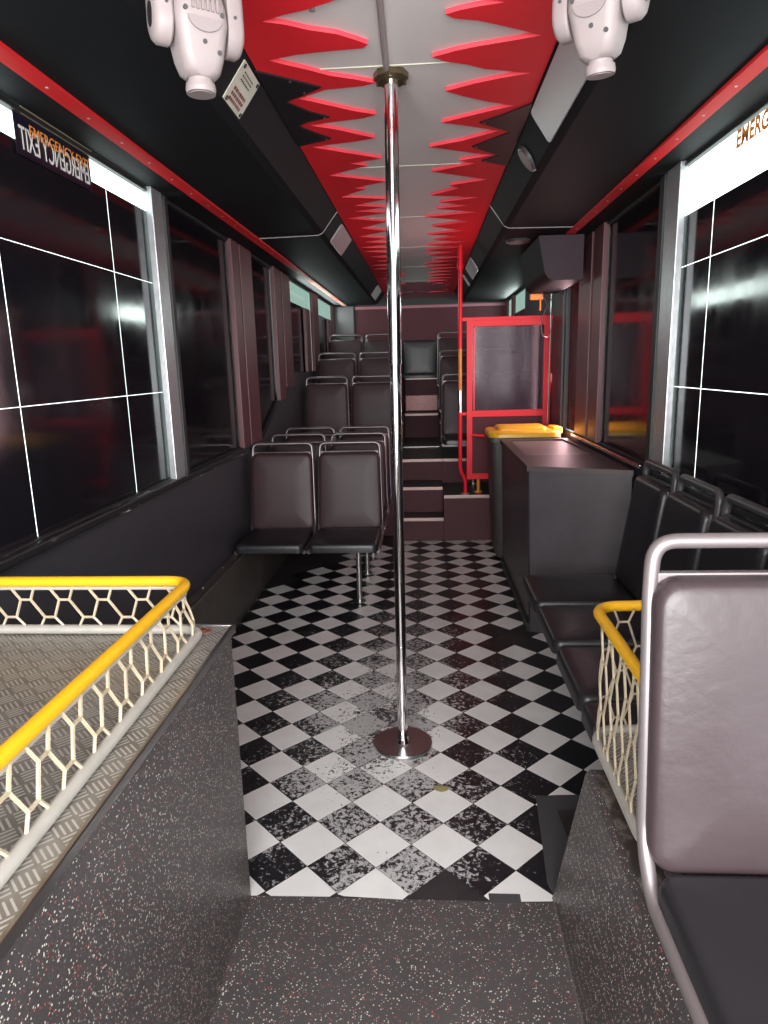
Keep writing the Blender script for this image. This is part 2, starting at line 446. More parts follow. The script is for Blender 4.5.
# narrow silver inner face of the first posts' backs
# windows
WN = [0]
def window(x, s, y0, y1, z0, z1, fy=(), fz=(), clear_top=None, side=None, gl='glass', gap=.0016, gv=.0040):
    """x wall plane, s outward direction; film pieces leave scratched-through gaps"""
    WN[0] += 1
    t = struct(empty('window_%d' % WN[0], (x+s*.03, y0, z0)))
    ox, oy, oz = x+s*.03, y0, z0
    def pane(b): box(b, min(0, s*.006), max(0, s*.006), 0, y1-y0, 0, z1-z0)
    sub('pane', t, M[gl], pane)
    a = -s*.024
    parts('window_frame', t, M['darkrub'], [lambda b, q=q: box(b, min(0, a), max(0, a), q[0], q[1], q[2], q[3], .003) for q in ((0, y1-y0, 0, .018), (0, y1-y0, z1-z0-.016, z1-z0))])
    ft = clear_top if clear_top else z1
    fe = side if side else y1
    ys = [y0] + list(fy) + [fe]; zs = [z0] + list(fz) + [ft]
    for i in range(len(ys)-1):
        for j in range(len(zs)-1):
            def fm(b, i=i, j=j):
                g = gap/2; w = gv/2
                a0 = ys[i]-y0+(w if i else 0); a1 = ys[i+1]-y0-(w if i < len(ys)-2 else 0)
                c0 = zs[j]-z0+(g if j else 0); c1 = zs[j+1]-z0-(g if j < len(zs)-2 else 0)
                box(b, min(-s*.0008, -s*.0012), max(-s*.0008, -s*.0012), a0, a1, c0, c1)
            sub('window_film', t, M['film'], fm)
    return t
# left
window(XL, -1, Y0+.1, 1.0, SILL-.02, 2.296, clear_top=2.20, fy=(.2,))
w1 = window(XL, -1, 1.0, 3.29, SILL-.02, 2.29, fy=(2.02, 2.78), fz=(1.405, 1.892), clear_top=2.198, side=3.175)
window(XL, -1, 3.30, 4.46, SILL-.02, 2.296)
window(XL, -1, 4.84, 5.70, SILL-.02, 2.296)
window(XL, -1, 6.18, 7.60, 1.40, 2.296, clear_top=2.10, gl='glassg')
window(XL, -1, 7.80, 9.41, 1.40, 2.296, clear_top=2.10, gl='glassg')
window(XL, -1, 5.78, 6.10, 1.2, 2.29); window(XL, -1, 4.48, 4.80, .98, 2.296)
# right
window(XR, 1, Y0+.1, 1.0, SILL-.02, 2.296, clear_top=2.12)
w2 = window(XR, 1, 1.0, 3.29, SILL-.02, 2.29, fy=(2.84,), fz=(1.378, 1.88), clear_top=2.085, side=3.160, gap=.0024, gv=.0055)
window(XR, 1, 3.31, 4.42, SILL-.02, 2.296)
window(XR, 1, 4.46, 4.72, SILL-.02, 2.296)
window(XR, 1, 7.55, 9.4, 1.40, 2.296, clear_top=2.08, gl='glassg')
def doorpane():
    t = struct(empty('door_1', (XR+.02, 4.96, .99)))
    sub('pane', t, M['pinkglass'], lambda b: box(b, .0, .006, 0, .42, 0, 1.30))
doorpane()

# end walls
def ends():
    def fw(b):
        box(b, XL, XR, Y0-.05, Y0, 0, .8); box(b, XL, XR, Y0-.05, Y0, 2.3, 2.5)
        box(b, XL, XL+.08, Y0-.05, Y0, .8, 2.3); box(b, XR-.08, XR, Y0-.05, Y0, .8, 2.3)
    struct(sub('wall_front', None, M['wall'], fw))
    wb = struct(sub('wall_back', None, M['maroonp'], lambda b: box(b, XL, XR, Y1, Y1+.05, 0, 2.5)))
    sub('upper_rail', wb, M['pinkstrip'], lambda b: box(b, -.92, XR, Y1-.03, Y1, 2.235, 2.275, .006))
    sub('dark_gap', wb, M['darkrub'], lambda b: box(b, XL, XR, Y1-.01, Y1, 2.275, 2.36))
    sub('corner_panel', wb, M['shell'], lambda b: box(b, XL, -.93, Y1-.05, Y1, .88, 2.29, .015))
ends()

# ------------------------------------------------------------------ ceiling, ducts, red and black boards
def ceiling():
    c = struct(sub('ceiling', None, M['ceil'], lambda b: box(b, -.60, .49, Y0, Y1, ZC, ZC+.05)))
    parts('seam_strip', c, M['label'], [lambda b, y=y: box(b, -.50, .38, y-.004, y+.004, ZC-.0025, ZC, .0) for y in (2.43, 3.56, 4.72, 5.88, 7.02, 8.2)])
    # conduit in front of the dancing pole
    sub('conduit', c, M['pink'], lambda b: tube(b, [(-.068, Y0+.2, ZC-.006), (-.112, 2.44, ZC-.006)], .010, 10))
    sub('ceiling_screw', c, M['pink'], lambda b: cyl(b, (-.29, 2.05, ZC-.006), (-.29, 2.05, ZC), .009, 12))
    # ducts: slope from the panel edge, then flat out to the red trim and on to the wall
    for nm, s, xs in (('left', -1, (-.525, -.625, -1.04, XL)), ('right', 1, (.405, .497, .925, XR))):
        bm = bmesh.new()
        prof = [(xs[0], 2.445), (xs[0], 2.432), (xs[0]+s*.012, 2.415), (xs[1]-s*.012, 2.312), (xs[1]+s*.02, 2.297), (xs[2], 2.290), (xs[3], 2.293), (xs[3], 2.45)]
        extrude_poly(bm, prof, lambda u, v, d: Vector((u, Y0+d, v)), Y1-Y0)
        o = link('duct', bm, M['duct'], c)
        o['label'] = 'black duct panel along the %s side of the ceiling' % nm
    # seam lines across the ducts at 4.42 m
    for xs in ((-.523, -.627, -1.02), (.403, .499, .905)):
        s = 1 if xs[0] > 0 else -1
        P = fillet([(xs[0], 4.42, 2.426), (xs[1], 4.42, 2.295), (xs[2], 4.42, 2.288)], .03)
        sub('duct_seam', c, M['cover'], lambda b, P=P: tube(b, P, .003, 6))
ceiling()
L=[(-0.24,1.996),(-0.305,2.029),(-0.368,2.048),(-0.432,2.076),(-0.373,2.1),(-0.317,2.136),(-0.241,2.17),(-0.188,2.213),(-0.156,2.245),(-0.172,2.268),(-0.294,2.277),(-0.378,2.287),(-0.466,2.315),(-0.424,2.351),(-0.361,2.396),(-0.296,2.45),(-0.222,2.487),(-0.155,2.528),(-0.197,2.547),(-0.329,2.564),(-0.432,2.627),(-0.348,2.694),(-0.251,2.772),(-0.17,2.821),(-0.224,2.853),(-0.335,2.876),(-0.438,2.901),(-0.342,2.961),(-0.195,3.091),(-0.287,3.124),(-0.474,3.168),(-0.184,3.379),(-0.338,3.433),(-0.262,3.485),(-0.462,3.62),(-0.188,3.78),(-0.364,3.881),(-0.303,3.912),(-0.458,4.069),(-0.203,4.153),(-0.405,4.281),(-0.221,4.365),(-0.416,4.433),(-0.223,4.513),(-0.479,4.63),(-0.237,4.781),(-0.429,4.962),(-0.254,5.096),(-0.469,5.27),(-0.263,5.393)]
R=[(0.222,2.048),(0.154,2.061),(0.108,2.075),(0.067,2.094),(0.092,2.12),(0.16,2.14),(0.237,2.181),(0.292,2.213),(0.35,2.247),(0.292,2.265),(0.172,2.295),(0.107,2.317),(0.035,2.353),(0.075,2.389),(0.147,2.421),(0.205,2.462),(0.356,2.51),(0.264,2.539),(0.178,2.574),(0.083,2.627),(0.147,2.681),(0.247,2.75),(0.34,2.795),(0.255,2.84),(0.077,2.942),(0.163,2.984),(0.312,3.07),(0.174,3.175),(0.03,3.241),(0.221,3.352),(0.318,3.402),(0.171,3.465),(0.247,3.522),(0.045,3.632),(0.332,3.821),(0.144,3.91),(0.195,3.977),(0.045,4.118),(0.32,4.202),(0.095,4.292),(0.27,4.399),(0.078,4.456),(0.339,4.594),(0.012,4.678),(0.319,4.866),(0.061,4.994),(0.284,5.191),(0.028,5.291)]
BL=[(-0.412,2.466),(-0.338,2.53),(-0.381,2.563),(-0.48,2.641),(-0.412,2.749),(-0.348,2.81),(-0.441,2.851),(-0.483,2.891),(-0.42,2.994),(-0.376,3.057)]
BR=[(0.316,2.868),(0.226,2.949),(0.297,3.016),(0.363,3.078),(0.217,3.249),(0.301,3.342),(0.351,3.389),(0.275,3.468)]
def boards():
    rg = random.Random(3)
    for side, pts, edge, tipx, rootx, front in ((-1, L, -.522, -.24, -.46, [(-.13, 1.55), (-.40, 1.75), (-.15, 1.9)]),
                                                (1, R, .402, .04, .31, [(.10, 1.6), (.33, 1.78), (.06, 1.95)])):
        P = [(edge, 1.2)] + ([(-.45, 1.35)] if side < 0 else [(.34, 1.35)]) + front[:2] + [front[2]] + pts
        if side < 0: P = P[:-len(pts)] + [(-.10, 1.93)] + pts[1:]
        y = pts[-1][1]
        while y < 9.2:
            y += rg.uniform(.09, .15); P.append((rootx+rg.uniform(-.05, .05), y))
            y += rg.uniform(.09, .15); P.append((tipx+rg.uniform(-.03, .04), y))
        P.append((edge, y+.05))
        bm = bmesh.new()
        extrude_poly(bm, P, lambda u, v, d: Vector((u, v, ZC-.013+d)), .013, 1)
        nm = 'left' if side < 0 else 'right'
        o = tag(link('spiked_board', bm, [M['red'], M['rededge']]), 'red board with jagged flame points along the %s edge of the pale ceiling' % nm, 'ceiling panel')
        Q = BL if side < 0 else BR
        y0 = 2.376 if side < 0 else 2.766; y1 = 3.136 if side < 0 else 3.566
        Q = [(edge+side*.004, y0)] + Q + [(edge+side*.004, y1)]
        bm = bmesh.new(); extrude_poly(bm, Q, lambda u, v, d: Vector((u, v, ZC-.019+d)), .006)
        o = tag(link('jagged_board', bm, M['blackboard']), 'black jagged board laid over the red one at the %s ceiling edge' % nm, 'ceiling panel')
        Qx = [q for q in Q if abs(q[0]-edge) > .09]
        parts('screw', o, M['steel'], [lambda b, u=u, v=v: cyl(b, (u+side*.02, v, ZC-.021), (u+side*.02, v, ZC-.019), .004, 8) for u, v in Qx[::2]])
    # pink light on the far ceiling, built as a flat coloured splash
    def light_spot(b):
        rg = random.Random(5); P = []
        for i in range(24):
            a = 2*PI*i/24; k = 1 if i % 2 else .72
            P.append((-.03+.36*k*math.cos(a), 8.75+.55*k*math.sin(a)))
        extrude_poly(b, P, lambda u, v, d: Vector((u, v, ZC-.017+d)), .004)
    tag(sub('pink_light_spot', None, M['pinkstrip'], light_spot), 'pink light spot built as a flame shape at the far end of the ceiling', 'ceiling panel')
boards()
# red trims at the outer duct edge
def red_trims():
    for n, x, y1, s in ((30, -1.04, 9.3, 1), (31, .925, 4.63, -1)):
        def f(b): 
            box(b, x-.028, x+.028, Y0+.1, y1, 2.279, 2.2905, .003)
        o = struct(sub('trim_%d' % n, None, M['redtrim'], f))
        parts('screw', o, M['nosing'], [lambda b, y=.6+i*.24: cyl(b, (x, y, 2.2775), (x, y, 2.279), .005, 8) for i in range(30) if .6+i*.24 < y1])
red_trims()

# slope-mounted lamp covers
def slope_pt(side, s, y, off=.004):
    """s 0..1 from the panel edge to the lower duct corner"""
    if side < 0: a = Vector((-.535, y, 2.418)); b = Vector((-.617, y, 2.309)); n = Vector((.8, 0, -.6))
    else: a = Vector((.415, y, 2.418)); b = Vector((.487, y, 2.309)); n = Vector((-.8, 0, -.6))
    return a.lerp(b, s) + n*off
def slope_panel(name, side, y0, y1, m, label, cat, group=None, th=.010, s0=.0, s1=1.0, r=.02):
    bm = bmesh.new()
    w = y1-y0; h = .136*(s1-s0)
    P = rrect(w, h, r)
    extrude_poly(bm, P, lambda u, v, d: slope_pt(side, s0+(.5+v/h)*(s1-s0), (y0+y1)/2+u, .002+d), th)
    return tag(link(name, bm, m), label, cat, group)
slope_panel('lamp_cover', 1, 1.75, 2.83, M['cover'], 'long pale grey lamp cover on the right ceiling edge by the moving head', 'lamp cover')
slope_panel('lamp_cover', -1, 4.72, 5.30, M['cover'], 'pale lamp cover on the left duct, nearer of the two', 'lamp cover')
slope_panel('lamp_cover', -1, 8.22, 8.86, M['cover'], 'small far pale lamp cover on the left duct near the rear', 'lamp cover')
slope_panel('lamp_cover', 1, 6.35, 7.05, M['cover'], 'grey lamp cover on the right duct behind the red pole', 'lamp cover')
slope_panel('lamp_cover', 1, 7.5, 7.62, M['cover'], 'thin pale strip on the right duct beyond the grey lamp cover', 'lamp cover')
# plaque
def plaque():
    p = slope_panel('label_plate', -1, 2.27, 2.46, M['label'], 'small cream notice plate with dark print on the black left duct', 'sign', th=.003, s0=.0, s1=.92, r=.003)
    n = Vector((.8, 0, -.6)); dn = Vector((-.6, 0, -.8))
    def ln(b, y0, y1, s0, s1):
        v = [b.verts.new(slope_pt(-1, s, y, .0062)) for s, y in ((s0, y0), (s0, y1), (s1, y1), (s1, y0))]; b.faces.new(v)
    rg = random.Random(2)
    def inkf(b):
        for row, s in enumerate((.52, .64, .76)):
            y = 2.30
            while y < 2.42:
                w = rg.uniform(.006, .016); ln(b, y, y+w, s, s+.075); y += w+.004
    sub('printed_text', p, M['ink'], inkf)
    def ink2(b):
        for s in (.14, .22, .31):
            y = 2.31
            while y < 2.40:
                w = rg.uniform(.006, .012); ln(b, y, y+w, s, s+.035); y += w+.004
    sub('printed_text', p, M['blackink'], ink2)
    parts('screw', p, M['blackboard'], [lambda b, c=slope_pt(-1, s, y, .005): cyl(b, c, c+n*.004, .007, 10) for s, y in ((.08, 2.29), (.08, 2.445), (.85, 2.29), (.85, 2.445))])
plaque()
# duct speakers
def disc_thing(c, n, r, label):
    t = empty('ceiling_speaker', c); c = Vector((0, 0, 0)); n = Vector(n).normalized()
    sub('speaker_rim', t, M['shell'], lambda b: cyl(b, c-n*.002, c+n*.012, r, 28, r*.9), True)
    sub('speaker_grille', t, M['post'], lambda b: cyl(b, c+n*.012, c+n*.015, r*.8, 28), True)
    tag(t, label, 'speaker')
disc_thing(slope_pt(1, .55, 3.22, .0), (-.8, 0, -.6), .062, 'dark round speaker on the right duct beside the black jagged board')
disc_thing((.63, 4.85, 2.292), (0, 0, -1), .085, 'round brownish speaker on the right duct underside near the hanging black housing')

# ------------------------------------------------------------------ luggage box on the left
def tread_box_left():
    t = empty('luggage_platform', (-.86, 0, 0))
    tag(t, 'waist-high speckled luggage box with tread-plate top at the front left', 'luggage platform')
    ox = .86
    def P(x): return x+ox
    sub('side_panel', t, M['speck'], lambda b: box(b, P(-1.195), P(-.522), -.35, 1.668, .003, .822))
    sub('top_plate', t, M['tread'], lambda b: box(b, P(-1.195), P(-.514), -.35, 1.678, .822, .834, .002), label='patterned aluminium top plate')
    sub('edge_strip', t, M['steel'], lambda b: box(b, P(-.5225), P(-.5125), -.35, 1.68, .816, .8375, .002))
    sub('edge_strip', t, M['steel'], lambda b: box(b, P(-1.19), P(-.5125), 1.674, 1.684, .812, .8375, .002))
    parts('screw', t, M['chrome'], [lambda b, y=y, z=z: cyl(b, (P(-.523), y, z), (P(-.519), y, z), .0045, 10) for y, z in ((1.60, .775), (1.64, .80))])
    def rs(b):
        V = [(P(-.585)+.024*math.cos(a)*random.uniform(.8, 1.1), 1.635+.016*math.sin(a)*random.uniform(.8, 1.1)) for a in [2*PI*i/18 for i in range(18)]]
        extrude_poly(b, V, lambda u, v, d: Vector((u, v, .8345+d)), .0025)
        cyl(b, (P(-.585), 1.635, .836), (P(-.585), 1.635, .841), .010, 10)
    sub('rust_patch', t, M['rust'], rs)
tread_box_left()

def honeycomb(path, h, P, rows, r, lean=(0, 0)):
    """expanded mesh wires between base and rail along a horizontal path (list of points at base height)"""
    # arc-length param
    pts = [Vector(p) for p in path]; L_ = [0]
    for a, b in zip(pts, pts[1:]): L_.append(L_[-1]+(b-a).length)
    def at(s, z):
        s = max(0, min(L_[-1], s))
        for i in range(len(pts)-1):
            if s <= L_[i+1] or i == len(pts)-2:
                k = (s-L_[i])/max(1e-9, L_[i+1]-L_[i]); q = pts[i].lerp(pts[i+1], k); return Vector((q.x+lean[0]*z/h, q.y+lean[1]*z/h, q.z+z))
    segs = []; LG = .36 if rows == 2 else .27
    dz = h/rows; n = int(L_[-1]/P)+2; b = P*.13
    for k in range(-1, n):
        for j in range(rows):
            # node rows at z=(j+.5)dz, offset alternate
            c = (k + (.5 if j % 2 else 0))*P; z = (j+.5)*dz if rows != 2 else h*(.27, .65)[j]
            if -b < c < L_[-1]+b: segs.append((at(c-b, z), at(c+b, z)))
            if j < rows-1:
                for sg in (-1, 1):
                    a0 = c+sg*b; a1 = c+sg*(P*.5-b)
                    if 0 <= min(a0, a1) and max(a0, a1) <= L_[-1]: zn = z+dz if rows != 2 else h*.65; segs.append((at(a0, z), at((a0+a1)/2, (z+zn)/2))); segs.append((at((a0+a1)/2, (z+zn)/2), at(a1, zn)))
            if j == 0:
                for sg in (-1, 1):
                    if 0 < c+sg*P*.25 < L_[-1]: segs.append((at(c+sg*b, z), at(c+sg*P*LG, 0)))
            if j == rows-1:
                for sg in (-1, 1):
                    if 0 < c+sg*P*.25 < L_[-1]: segs.append((at(c+sg*b, z), at(c+sg*P*LG, h)))
    return segs
def wires(b, segs, r):
    for a, c in segs:
        if (a-c).length > .004: tube(b, [a, c], r, 5)
def basket_left():
    t = empty('luggage_rail', (-.61, 1.62, .834)); O = Vector((-.61, 1.62, .834))
    tag(t, 'low yellow-topped guard rail with wire mesh around the left luggage platform', 'guard rail')
    def loc(P): return [Vector(p)-O for p in P]
    zr = .975
    rail = fillet([(-1.185, 1.632, zr), (-.603, 1.628, zr), (-.598, -.30, zr)], .06, 8)
    base = fillet([(-1.185, 1.622, .848), (-.580, 1.618, .848), (-.566, -.30, .848)], .055, 8)
    sub('top_rail', t, M['yellow'], lambda b: tube(b, loc(rail), .0135, 14), True, 'yellow tube')
    sub('base_tube', t, M['greytube'], lambda b: tube(b, loc(base), .0125, 12), True)
    sub('flat_bar', t, M['greytube'], lambda b: tube(b, [p-Vector((0, 0, .018)) for p in loc(rail)], .005, 8), True)
    sub('wire_mesh', t, M['wire'], lambda b: wires(b, honeycomb(loc(base), .122, .104, 2, .0035, (-.026, .009)), .0036))
basket_left()

# plinth along the left wall
def plinth():
    t = empty('floor_duct', (-1.165, 3.6, 0)); tag(t, 'low scuffed brown duct along the floor below the left wall', 'duct')
    sub('duct_panel', t, M['plinth'], lambda b: box(b, -.033, .035, -1.92, 2.13, .004, .385, .006))
    sub('edge_strip', t, M['steel'], lambda b: box(b, .028, .040, -1.92, 2.13, .382, .390, .002))
    parts('screw', t, M['steel'], [lambda b, i=i: cyl(b, (.0-.01, -1.7+i*.36, .386), (-.01, -1.7+i*.36, .389), .006, 8) for i in range(9)])
plinth()

# ------------------------------------------------------------------ right wheel-arch box
def box_right():
    t = empty('wheel_arch_box', (.7, 1, 0)); tag(t, 'low sloping speckled wheel box at the front right under the big seat', 'wheel arch box')
    pr = [(.346, .003), (.424, .40), (.436, .412), (1.07, .412), (1.07, .003)]
    def f(b): extrude_poly(b, pr, lambda u, v, d: Vector((u-.7, -1.3+d, v)), 1.99+.0)
    sub('side_panel', t, M['speck'], f)
    def tp(b): box(b, .44-.7, .372, -1.28, .665, .412, .418, .002)
    sub('top_mat', t, M['box_edge'], tp)
    def es(b): box(b, .50-.7, .535-.7, -1.28, .30, .4185, .4235, .002)
    sub('edge_strip', t, M['framel'], es)
    sub('corner_seal', t, M['framel'], lambda b: tube(b, [(.347-.7, -1.28, .004), (.347-.7, .69, .004)], .003, 6))
box_right()
# mat flap on the floor beside it
def flap():
    bm = bmesh.new()
    extrude_poly(bm, [(.350, 1.705), (.340, 1.74), (.372, 2.155), (.66, 2.175), (.66, 1.705)], lambda u, v, d: Vector((u, v, .0045+d)), .003)
    tag(link('floor_mat', bm, M['mat']), 'small dark grey rubber mat lying on the checker floor by the right wheel box', 'mat')
    bm = bmesh.new()
    extrude_poly(bm, [(.445, 1.82), (.43, 2.07), (.52, 2.09), (.54, 1.82)], lambda u, v, d: Vector((u, v, .0078+d)), .002)
    tag(link('rubber_patch', bm, M['tiledark']), 'darker rubber patch on the small grey floor mat', 'mat')
    bm = bmesh.new()
    extrude_poly(bm, [(.165, 1.664), (.165, 1.70), (.255, 1.70), (.255, 1.664)], lambda u, v, d: Vector((u, v, .0032+d)), .001)
    tag(link('tape_patch', bm, M['mat']), 'grey tape patch at the torn front edge of the checker floor', 'tape')
    bm = bmesh.new()
    c = Z = (.042, 2.2)
    P = [(.042+.026*math.cos(a)*(1 if math.cos(a) > 0 else 1.15), 2.19+.021*math.sin(a)*math.cos(a/2)**.5 if False else 2.19+.018*math.sin(a)) for a in [2*PI*i/20 for i in range(20)]]
    extrude_poly(bm, P, lambda u, v, d: Vector((u, v, .0055+d+.004*abs(u-.042)/.03)), .001)
    tag(link('fallen_leaf', bm, M['leaf']), 'small yellowish dead leaf on the checker floor right of the pole base', 'leaf')
flap()

def basket_right():
    O = Vector((.46, 1.5, .47)); t = empty('luggage_basket', O)
    tag(t, 'deep wire luggage basket with yellow rim beside the near right seat', 'basket')
    def loc(P): return [Vector(p)-O for p in P]
    zb, zt = .505, .852
    def loop(z, x0, x1, y0, y1, r): return fillet([(x1, y1, z), (x0, y1, z), (x0, y0, z), (x1, y0, z)], r, 8)
    base = loop(zb, .446, 1.03, 1.235, 1.74, .085)
    top = loop(zt, .446, .63, 1.20, 1.765, .07)
    top = fillet([(.62, 1.775, zt), (.446, 1.765, zt), (.446, 1.215, zt), (.72, 1.215, zt)], .07, 8)
    mid = fillet([(.62, 1.745, zb), (.446, 1.74, zb), (.446, 1.235, zb), (.9, 1.235, zb)], .08, 8)
    sub('top_rail', t, M['yellow'], lambda b: tube(b, loc(top), .0145, 14), True, 'yellow rim tube')
    sub('base_tube', t, M['greytube'], lambda b: tube(b, loc(base), .013, 12), True)
    sub('wire_mesh', t, M['wire'], lambda b: wires(b, honeycomb(loc(mid), zt-zb, .100, 5, .0035), .0033))
    sub('basket_floor', t, M['tread2'], lambda b: box(b, .455-O.x, 1.03-O.x, 1.245-O.y, 1.73-O.y, zb-.012-O.z, zb-.004-O.z), label='patterned metal tray')
    parts('spacer', t, M['steel'], [lambda b, x=x, y=y: cyl(b, (x-O.x, y-O.y, .419-O.z), (x-O.x, y-O.y, zb-.012-O.z), .012, 10) for x, y in ((.56, 1.32), (1.0, 1.32), (.56, 1.62), (1.0, 1.62))])
    sub('bracket', t, M['shell'], lambda b: box(b, .615-O.x, .70-O.x, 1.73-O.y, 1.80-O.y, .815-O.z, .885-O.z, .008), label='dark grey plastic end block')
basket_right()

# ------------------------------------------------------------------ seats
def back_curve(v):
    """backrest profile: v 0..1 from the seat to the top; returns (y, z)"""
    return .015 + .075*v + .012*math.sin(v*PI), .432 + .510*v
def make_seat(vin, frm, label, leg=0, wide=.424, hide_under=False, top=1.0, tr=.0125, cr=.085):
    t = empty('bus_seat'); t['label'] = label; t['category'] = 'seat'
    w = wide; hb = .510
    def fc(u, v, d): return Vector((u, -.225+v, .395+d + .006*math.cos(v*7)))
    sub('seat_cushion', t, vin[0], lambda b: slab(b, w-.004, .44, .055, .035, fc), True)
    def fb(u, v, d):
        k = (v+hb/2)/hb; y, z = back_curve(k)
        return Vector((u*(1-.05*k), y-d+.03, z))
    sub('backrest', t, vin[1], lambda b: slab(b, w+.004, hb, .052, .045, fb, .016, .010), True)
    def fs(u, v, d):
        k = (v+hb/2)/hb; y, z = back_curve(k)
        return Vector((u*(1-.05*k), y+.032+d, z))
    sub('back_shell', t, M['shell'], lambda b: slab(b, w-.03, hb-.01, .012, .045, fs, .006, .0), True)
    h = w/2
    y1, z1 = back_curve(1.0)
    path = [(-h, -.41, .392), (-h, -.02, .398), (-h, .045, .47), (-h*.955, y1+.03, z1-.02), (-h*.93, y1+.036, top), (h*.93, y1+.036, top), (h*.955, y1+.03, z1-.02), (h, .045, .47), (h, -.02, .398), (h, -.41, .392)]
    sub('seat_frame', t, frm, lambda b: tube(b, fillet(path, [0, .03, .05, .04, cr, cr, .04, .05, .03, 0], 8), tr, 12), True)
    parts('cross_bar', t, frm, [lambda b: box(b, -h, h, -.31, -.27, .365, .392), lambda b: box(b, -h, h, -.10, -.06, .365, .392), lambda b: box(b, -h*.93, h*.93, y1+.022, y1+.04, z1-.016, z1+.004, .003)])
    if leg:
        def lg(b):
            cyl(b, (.07, -.21, 0.008), (.07, -.21, .375), .0165, 14); cyl(b, (.07, -.21, .004), (.07, -.21, .014), .04, 16)
        sub('leg', t, M['steel'], lg, True)
    return t
def dup(root, loc, rot, label, group=None):
    r = root.copy(); COL.objects.link(r); r.location = loc; r.rotation_euler = (0, 0, rot); r['label'] = label
    if group: r['group'] = group
    for ch in list(root.children):
        c = ch.copy(); COL.objects.link(c); c.parent = r
    return r
VM = (M['vinyl'], M['vinylm'])
leftwords = {1: 'in the first row', 2: 'in the second row', 3: 'in the third row', 4: 'in the fourth row, first raised one',
             5: 'in the fifth row on the rear steps', 6: 'in the rearmost high row'}
P_W = make_seat(VM, M['frame'], 'x'); P_A = make_seat(VM, M['frame'], 'x', leg=1)
rows = {1: (4.385, 0), 2: (4.985, 0), 3: (5.52, 0), 4: (6.62, .40), 5: (7.48, .64), 6: (8.40, .87)}
GL = 'double seats along the left side'; GR = 'seats on the raised right side at the rear'
first = [True, True]
def place(proto, idx, loc, rot, label, group):
    if first[idx]:
        first[idx] = False; proto.location = loc; proto.rotation_euler = (0, 0, rot); proto['label'] = label
        if group: proto['group'] = group
        return proto
    return dup(proto, loc, rot, label, group)
for r, (y, z) in rows.items():
    zz = z + (.005 if z == 0 else .001)
    place(P_W, 0, (-.962, y, zz), 0, 'black vinyl window-side seat by the left wall ' + leftwords[r], GL)
    place(P_A, 1, (-.508, y, zz), 0, 'black vinyl aisle-side seat of the left double ' + leftwords[r], GL)
rw = {4: 'frontmost behind the red screen', 5: 'middle one of three', 6: 'rearmost and highest'}
for r in (4, 5, 6):
    y, z = rows[r]
    if r == 4: y = 6.50
    place(P_A, 1, (.368, y, z+.001), 0, 'dark aisle-side seat right of the rear steps, ' + rw[r], GR)
    place(P_W, 0, (.822, y, z+.001), 0, 'dark window-side seat right of the rear steps, ' + rw[r], GR)
# sideways seats along the right wall
S0 = make_seat((M['vinyl'], M['vinyl']), M['handle'], 'black bench-style seat facing the aisle, farthest and next to the counter', wide=.400, tr=.0165, cr=.06)
for _s in (-1, 1):
    _p = [(0, 0, 0)] + [(_s*.2055*(1-.05*_k), back_curve(_k)[0]+.004, back_curve(_k)[1]) for _k in (.1, .3, .5, .7, .85, .97)]
    sub('edge_piping', S0, M['framel'], lambda b, _p=_p: tube(b, _p[1:], .0045, 6), True, 'thin pale edge piping')
S0.location = (.91, 3.04, .03); S0.rotation_euler = (0, 0, -PI/2); S0['group'] = 'sideways seats under the right window'
dup(S0, (.91, 2.605, .03), -PI/2, 'black seat facing the aisle, second from the counter under the right window', S0['group'])
dup(S0, (.91, 2.17, .03), -PI/2, 'black seat facing the aisle, third from the counter, behind the yellow basket', S0['group'])
s4 = dup(S0, (.91, 1.870, .03), -PI/2, 'black seat facing the aisle, nearest one, half hidden by the wire basket', S0['group'])
s4.scale = (.37, 1, 1)
def bench_base():
    t = empty('seat_plinth', (.86, 2.45, 0)); tag(t, 'dark box base under the sideways seats by the right wall', 'seat base')
    sub('base_panel', t, M['wall'], lambda b: box(b, -.12, .20, -.72, .80, .005, .385, .005))
bench_base()
# near right seat
def near_seat():
    t = make_seat((M['vinyl'], M['vinylg']), M['framel'], 'large black vinyl seat with pale tube frame at the front right corner', wide=.44, tr=.0135, cr=.12)
    t.location = (.600, 1.045, .190); t.rotation_euler = (0, 0, 0)
    parts('leg', t, M['steel'], [lambda b: cyl(b, (.13, -.21, .238), (.13, -.21, .375), .02, 14), lambda b: cyl(b, (-.05, -.21, .238), (-.05, -.21, .375), .02, 14)])
    return t
near_seat()

